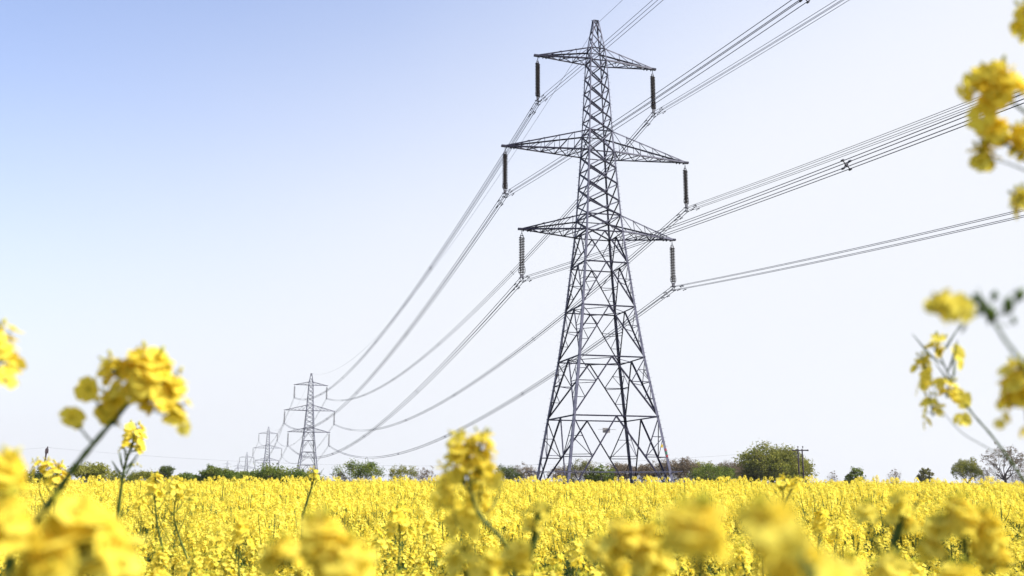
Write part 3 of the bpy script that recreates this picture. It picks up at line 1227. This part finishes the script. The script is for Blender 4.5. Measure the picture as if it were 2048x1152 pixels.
for px, py, d, wd, lb in ((310, 968, 2.7, 46, 'crisp yellow head at the skyline right of the left dark bush'),
                          (352, 978, 2.9, 44, 'crisp yellow head right of the head by the dark round bush'),
                          (800, 1040, 2.4, 62, 'broad yellow head low in the middle of the field, left of the tall raceme'),
                          (1640, 1040, 2.6, 50, 'yellow head standing clear beside the slanting blurred band'),
                          (480, 1060, 2.3, 56, 'yellow heads over a dark gap between the two blurred foreground clumps'),
                          (1145, 1105, 2.4, 50, 'low yellow head at the bottom between the blurred clumps under the pylon')):
    rg = random.Random(px)
    sd_ = 1 if rg.random() < .5 else -1
    hx, hy = px - sd_ * wd * rg.uniform(.55, .9), py + wd * rg.uniform(.5, 1.0)
    kx_, ky_ = px + sd_ * wd * rg.uniform(.6, .95), py + wd * rg.uniform(.7, 1.4)
    lo = (px + rg.uniform(-.6, .6) * wd, py + wd * 3.4)
    close_plant(lb, d, heads=[(px, py + wd * .5, px + rg.uniform(-6, 6), py - wd * .5, wd, 26), (hx, hy, hx + 2, hy - wd * .6, wd * .75, 14, .06), (kx_, ky_, kx_ + 3, ky_ - wd * .55, wd * .7, 12, -.06)],
                stems=[[(px, py + wd * .4), (px + rg.uniform(-.1, .1) * wd, py + wd * 1.5), lo], [(hx, hy - 3), (hx + sd_ * wd * .1, hy + wd * .5), (px, py + wd * 2.3)], [(kx_, ky_), (kx_ - sd_ * wd * .15, ky_ + wd * .6), (px, py + wd * 2.9)]], seed=int(px), r=.003)

# ----------------------------------------------------------------- trees and bushes
def spread_branch(m, tips, p, d, L, r, depth, rng, kids=3, spread=.6, lift=.15, seg=3):
    pts = [p]
    rr = [r]
    q = p.copy()
    dd = d.copy()
    for i in range(seg):
        dd = (dd + V((rng.uniform(-1, 1), rng.uniform(-1, 1), rng.uniform(-.6, 1))) * .16).normalized()
        q = q + dd * L / seg
        pts.append(q.copy())
        rr.append(r * (1 - .42 * (i + 1) / seg))
    m.tube(pts, rr, 5 if depth > 2 else 3, False)
    if depth == 0:
        tips.append((q.copy(), dd.copy()))
        return
    for k in range(kids):
        a = rng.uniform(0, 2 * PI)
        x = dd.orthogonal().normalized()
        y = dd.cross(x)
        nd = (dd + (x * math.cos(a) + y * math.sin(a)) * spread * rng.uniform(.6, 1.4) + V((0, 0, lift))).normalized()
        base = pts[-1] if k < 2 else pts[rng.randint(1, seg)]
        spread_branch(m, tips, base, nd, L * rng.uniform(.6, .85), rr[-1] * rng.uniform(.6, .85), depth - 1, rng, kids, spread, lift, seg)


def leaf_quads(m, c, rad, n, s, rng):
    for i in range(n):
        o = V((rng.gauss(0, 1), rng.gauss(0, 1), rng.gauss(0, .8))) * rad * .55
        x, y, nn = frame(V((rng.uniform(-1, 1), rng.uniform(-1, 1), rng.uniform(-.2, 1.2))), rng)
        q = s * rng.uniform(.6, 1.3)
        p = c + o
        m.face([p - x * q * .5, p + y * q * .32, p + x * q * .5, p - y * q * .32])


def woody(name, cat, label, cx, top, wpx, D, kind, leaf='leaf_green', seed=1, group='trees and bushes along the field edge', dens=1.0, base_y=None, lobes=None):
    """cx, top, wpx: centre, top and width in photo pixels, D metres away"""
    rng = random.Random(seed)
    pt = at(cx, top, D)
    gz = ground(pt.x, pt.y)
    H = pt.z - gz
    R = wpx * D / F / 2
    root = empty(name, (pt.x, pt.y, gz))
    mt, mc = MB(), MB()
    if kind == 'dome':                         # dense crown of many leaf clumps on spreading limbs
        fork = V((0, 0, H * .22))
        mt.tube([V((0, 0, -.1)), V((.05 * R, 0, H * .12)), fork], [R * .065, R * .055, R * .05], 7, False)
        lob = lobes or [(0, 0, .62, .95, .40)]
        ncl = int(210 * dens)
        for i in range(ncl):
            lx, ly, lz, lr, lh = lob[i % len(lob)]
            while True:
                u = V((rng.uniform(-1, 1), rng.uniform(-1, 1), rng.uniform(-1, 1)))
                if .5 < u.length < 1:
                    break
            k = .90 + .12 * math.sin(7 * u.x + seed) * math.sin(5 * u.z + 2 * u.y)
            c = V(((lx + u.x * lr * k) * R * 1.1, (ly + u.y * lr * k) * R * 1.1, (lz + u.z * lh * k) * H))
            c.z = min(c.z, H * .985)
            if c.z < H * .12:
                continue
            leaf_quads(mc, c, R * (.13 if dens > 2 else .16), int((36 if dens > 2 else 44) * rng.uniform(.5, 1.3)), max(.26, R * .05), rng)
            if i % 4 == 0:
                mt.tube([fork, fork.lerp(c, .5) + V((0, 0, H * .05)), c], [R * .028, R * .016, R * .005], 4, False)
    else:
        tips = []
        if kind == 'oak':                      # clear trunk, wide crooked limbs
            tr = H * .34
            mt.tube([V((0, 0, -.1)), V((.03 * R, 0, tr * .5)), V((0, 0, tr))], [H * .038, H * .03, H * .026], 7, False)
            for i in range(7):
                a = i * 2 * PI / 7 + rng.uniform(-.3, .3)
                el = rng.uniform(.25, 1.2)
                d = V((math.cos(a) * math.cos(el), math.sin(a) * math.cos(el), math.sin(el)))
                spread_branch(mt, tips, V((0, 0, tr * rng.uniform(.72, 1))), d, H * .22, H * .017, 5, rng, 3, .72, .06)
        else:                                  # many stems from the foot
            ns = 14 if kind == 'bush' else 22
            for i in range(ns):
                a = i * 2.4 + rng.uniform(-.3, .3)
                el = rng.uniform(.75, 1.45)
                d = V((math.cos(a) * math.cos(el), math.sin(a) * math.cos(el), math.sin(el)))
                spread_branch(mt, tips, V((rng.uniform(-.25, .25) * R, rng.uniform(-.25, .25) * R, 0)), d, H * .42, H * .013, 3 if kind != 'bush' else 2, rng, 3, .55, .2)
        zs = [t[0].z for t in tips]
        xs_ = sorted(abs(t[0].x) for t in tips)
        ky = H / max(zs)
        kx = R / xs_[int(len(xs_) * .97)]
        # fit the skeleton to the tree's height and spread
        for mm in (mt,):
            for i, v in enumerate(mm.v):
                mm.v[i] = V((v.x * (1 if kind == 'oak' and v.z < H * .2 else kx), v.y * kx, v.z * ky))
        for p, d in tips:
            p = V((p.x * kx, p.y * kx, p.z * ky))
            if rng.random() < dens:
                leaf_quads(mc, p, R * .10 if kind != 'bush' else R * .17, int((12 if kind == 'oak' else (46 if kind == 'bush' else 14)) * rng.uniform(.5, 1.4)), max(.16, min(.34, R * .06)), rng)
    mt.build('trunk' if kind in ('dome', 'oak') else 'branches', M['bark'] if kind != 'shrub' else M['twig'], root, True)
    if mc.f:
        mc.build('crown', M[leaf], root)
    tag(root, label, cat, group)
    return root


T = woody
T('broad_tree', 'tree', 'largest rounded olive green tree, beside the twin pole', 1540, 883, 150, 190, 'dome', 'leaf_olive', 5, dens=4.0,
  lobes=[(-.05, 0, .66, .62, .32), (-.42, 0, .50, .50, .34), (.30, -.2, .56, .48, .32), (.62, 0, .42, .40, .30), (0, -.3, .42, .7, .3), (-.62, 0, .34, .34, .26)])
T('round_tree', 'tree', 'mid sized green tree at the left side of the biggest tree', 1412, 918, 82, 200, 'dome', 'leaf_olive', 6, dens=1.1,
  lobes=[(-.2, 0, .58, .75, .38), (.45, 0, .45, .55, .32)])
T('leafy_bush', 'bush', 'bright green dense bush at the left of the far pylons', 440, 933, 80, 150, 'dome', 'leaf_green', 7, dens=1.3, lobes=[(-.3, 0, .60, .62, .40), (.35, 0, .55, .62, .38)])
T('leafy_bush', 'bush', 'long green bush right in front of the second pylon', 580, 931, 135, 150, 'dome', 'leaf_green', 8, dens=1.5, lobes=[(-.5, 0, .60, .42, .36), (0, 0, .52, .45, .36), (.5, 0, .44, .42, .34)])
T('leafy_bush', 'bush', 'low dark green bush under the third pylon', 500, 944, 80, 155, 'dome', 'leaf_green', 9, dens=.9)
T('open_bush', 'bush', 'airy fan shaped green bush standing alone right of the second pylon', 720, 925, 88, 150, 'bush', 'leaf_green', 51, dens=1.0)
T('open_bush', 'bush', 'thin green shrub between the fan shaped bush and the bare shrub', 803, 933, 56, 150, 'bush', 'leaf_olive', 11, dens=.7)
T('bare_shrub', 'shrub', 'leafless greyish shrub left of the tall central raceme', 850, 932, 54, 150, 'shrub', 'leaf_brown', 12, dens=.1)
T('open_bush', 'bush', 'dark green bush right behind the tall central raceme', 1012, 933, 70, 150, 'bush', 'leaf_dark', 13, dens=1.0)
T('bare_shrub', 'shrub', 'leafless purple brown shrub by the left foot of the nearest pylon', 1054, 926, 56, 150, 'shrub', 'leaf_brown', 14, dens=.25)
T('open_bush', 'bush', 'sparse pale green shrub between the left legs of the nearest pylon', 1166, 921, 60, 150, 'bush', 'leaf_pale', 15, dens=.8)
T('leafy_bush', 'bush', 'small round green bush seen inside the nearest pylon base', 1200, 930, 62, 150, 'dome', 'leaf_green', 16, dens=.5)
for i, (cx, tp, wd, lb) in enumerate(((1240, 926, 76, 'brown leafless scrub between the middle legs of the nearest pylon'),
                                      (1292, 927, 76, 'brown leafless scrub left of the right pylon foot'),
                                      (1338, 917, 74, 'tall brown leafless scrub right behind the right pylon foot'),
                                      (1372, 915, 62, 'tall brown leafless scrub at the left of the mid sized tree'),
                                      (1454, 921, 56, 'brown leafless scrub squeezed between the two green trees'))):
    T('bare_shrub', 'shrub', lb, cx, tp, wd, 185, 'shrub', 'leaf_brown', 30 + i, dens=.9)
T('bare_shrub', 'shrub', 'leafless brown scrub at the left of the round bush inside the pylon base', 1130, 931, 70, 185, 'shrub', 'leaf_brown', 41, dens=.7)
T('leafy_bush', 'bush', 'green bush just right of the right pylon foot, against brown scrub', 1425, 930, 96, 178, 'dome', 'leaf_green', 42, dens=.8)
T('bare_shrub', 'shrub', 'small leafless twiggy bush right of the twin pole', 1664, 940, 28, 170, 'shrub', 'leaf_brown', 17, dens=.03)
T('leafy_bush', 'bush', 'small green pointed bush alone right of the twin pole', 1710, 928, 50, 170, 'dome', 'leaf_green', 18, dens=.5, lobes=[(0, 0, .55, .6, .42), (-.3, 0, .35, .6, .3)])
T('bare_shrub', 'shrub', 'leafless fan shaped shrub midway along the right skyline', 1789, 933, 32, 170, 'shrub', 'leaf_brown', 19, dens=.03)
T('leafy_bush', 'bush', 'small pale olive bush left of the two oaks', 1849, 936, 30, 190, 'dome', 'leaf_pale', 20, dens=.45)
T('oak_tree', 'tree', 'smaller oak in thin young olive leaf, its limbs showing', 1931, 913, 52, 190, 'oak', 'leaf_olive', 21, dens=.8)
T('oak_tree', 'tree', 'taller bare limbed oak at the far right behind a blurred stem', 2003, 886, 84, 190, 'oak', 'leaf_brown', 26, dens=.16)
T('bare_shrub', 'shrub', 'leafless scrub at the foot between the two oaks', 1965, 930, 44, 192, 'shrub', 'leaf_brown', 23, dens=.05)
T('bare_shrub', 'shrub', 'leafless scrub under the taller oak at the far right', 2025, 932, 50, 192, 'shrub', 'leaf_brown', 24, dens=.05)
T('leafy_bush', 'bush', 'wide olive green bush left behind the blurred leaning stem', 185, 933, 120, 140, 'bush', 'leaf_olive', 25, dens=1.0)
T('leafy_bush', 'bush', 'dark rounded bush right of the head against the sky', 332, 933, 44, 140, 'bush', 'leaf_dark', 26, dens=1.0)
T('leafy_bush', 'bush', 'low dark bush at the left edge beneath the wooden pole', 60, 946, 130, 150, 'dome', 'leaf_dark', 27, dens=1.2)
T('leafy_bush', 'bush', 'low olive bush filling the hedge right of the head against the sky', 282, 944, 80, 145, 'bush', 'leaf_olive', 61, dens=1.0)
T('leafy_bush', 'bush', 'low green bush in the hedge between the dark rounded bush and the bright dense bush', 378, 948, 62, 150, 'dome', 'leaf_green', 62, dens=.8)
T('bare_shrub', 'shrub', 'leafless low shrub at the left foot of the fan shaped bush', 680, 944, 36, 150, 'shrub', 'leaf_brown', 28, dens=.1)

# ----------------------------------------------------------------- wooden poles and the low line
DP = 170
def pole_top(px, py):
    p = at(px, py, DP)
    return p, ground(p.x, p.y)


p, gz = pole_top(1600, 899)
root = empty('utility_pole', (p.x, p.y, gz))
H = p.z - gz
for sx in (-.36, .36):
    m = MB()
    m.tube([(sx * 1.15, 0, -.1), (sx, 0, H + .1)], [.15, .12], 8)
    m.build('pole', M['wood'], root, True)
m = MB()
m.box((0, -.16, H - .15), 2.7, .16, .2)
m.build('crossarm', M['wood'], root)
for q, (sx, hz) in enumerate(((-1.3, 0), (1.3, 0), (-.36, .3), (.5, .3))):
    m = MB()
    if hz:
        m.tube([(sx, 0, H + .1), (sx, 0, H + .35)], .04, 5)
        m.lathe((sx, 0, H + .45), [(.02, -.1), (.13, -.08), (.13, .05), (.08, .12), (.0, .16)], k=8)
    else:
        m.lathe((sx, -.16, H - .14), [(.05, -.2), (.14, -.12), (.14, .1), (.08, .16), (.0, .18)], axis=(1 if sx > 0 else -1, 0, .0), k=8)
    m.build('insulator', M['porcelain'], root, True)
tag(root, 'twin legged wooden electricity pole with one crossarm beside the biggest tree', 'electricity pole', 'wooden electricity poles')
pR = p.copy()
p, gz = pole_top(94, 896)
root = empty('utility_pole', (p.x, p.y, gz), .5)
H = p.z - gz
m = MB()
m.tube([(-.35, 0, -.1), (0, 0, H)], [.17, .14], 8)
m.build('pole', M['wood'], root, True)
m = MB()
m.box((0, -.15, H - .55), .55, .14, .8)
m.tube([(.1, -.1, H - .1), (.1, -.1, H + .25)], .12, 6)
m.build('bracket', M['wood'], root)
tag(root, 'single leaning wooden pole at the left sticking up over the yellow heads', 'electricity pole', 'wooden electricity poles')
pL = p.copy()
for a, b, sag, lb in ((pL + V((0, 0, .1)), pR + V((-1.3, -.3, -.1)), 3.0, 'thin low cable slung between the two wooden poles'),
                      (pL + V((0, 0, .1)), at(-500, 905, DP), .9, 'thin low cable leaving the left pole past the left picture edge')):
    m = MB()
    m.tube([sagged(a, b, sag, k / 40) - a for k in range(41)], .009, 4)
    o = m.build('overhead_cable', M['wire'], None, True)
    o.location = a
    tag(o, lb, 'cable', 'cables of the wooden pole line')

# ----------------------------------------------------------------- air
def build_haze():
    m = MB()
    m.box((-200, 900, (110 - 34) / 2), 1900, 2400, 144)
    mat = bpy.data.materials.new('haze')
    mat.use_nodes = True
    t = mat.node_tree
    t.nodes.remove(t.nodes['Principled BSDF'])
    v = t.nodes.new('ShaderNodeVolumePrincipled')
    v.inputs['Color'].default_value = (.93, .96, 1, 1)
    v.inputs['Density'].default_value = HAZE
    v.inputs['Anisotropy'].default_value = .3
    t.links.new(v.outputs['Volume'], t.nodes['Material Output'].inputs['Volume'])
    o = m.build('haze', mat)
    tag(o, kind='stuff')


HAZE = 0.0001
if HAZE:
    build_haze()
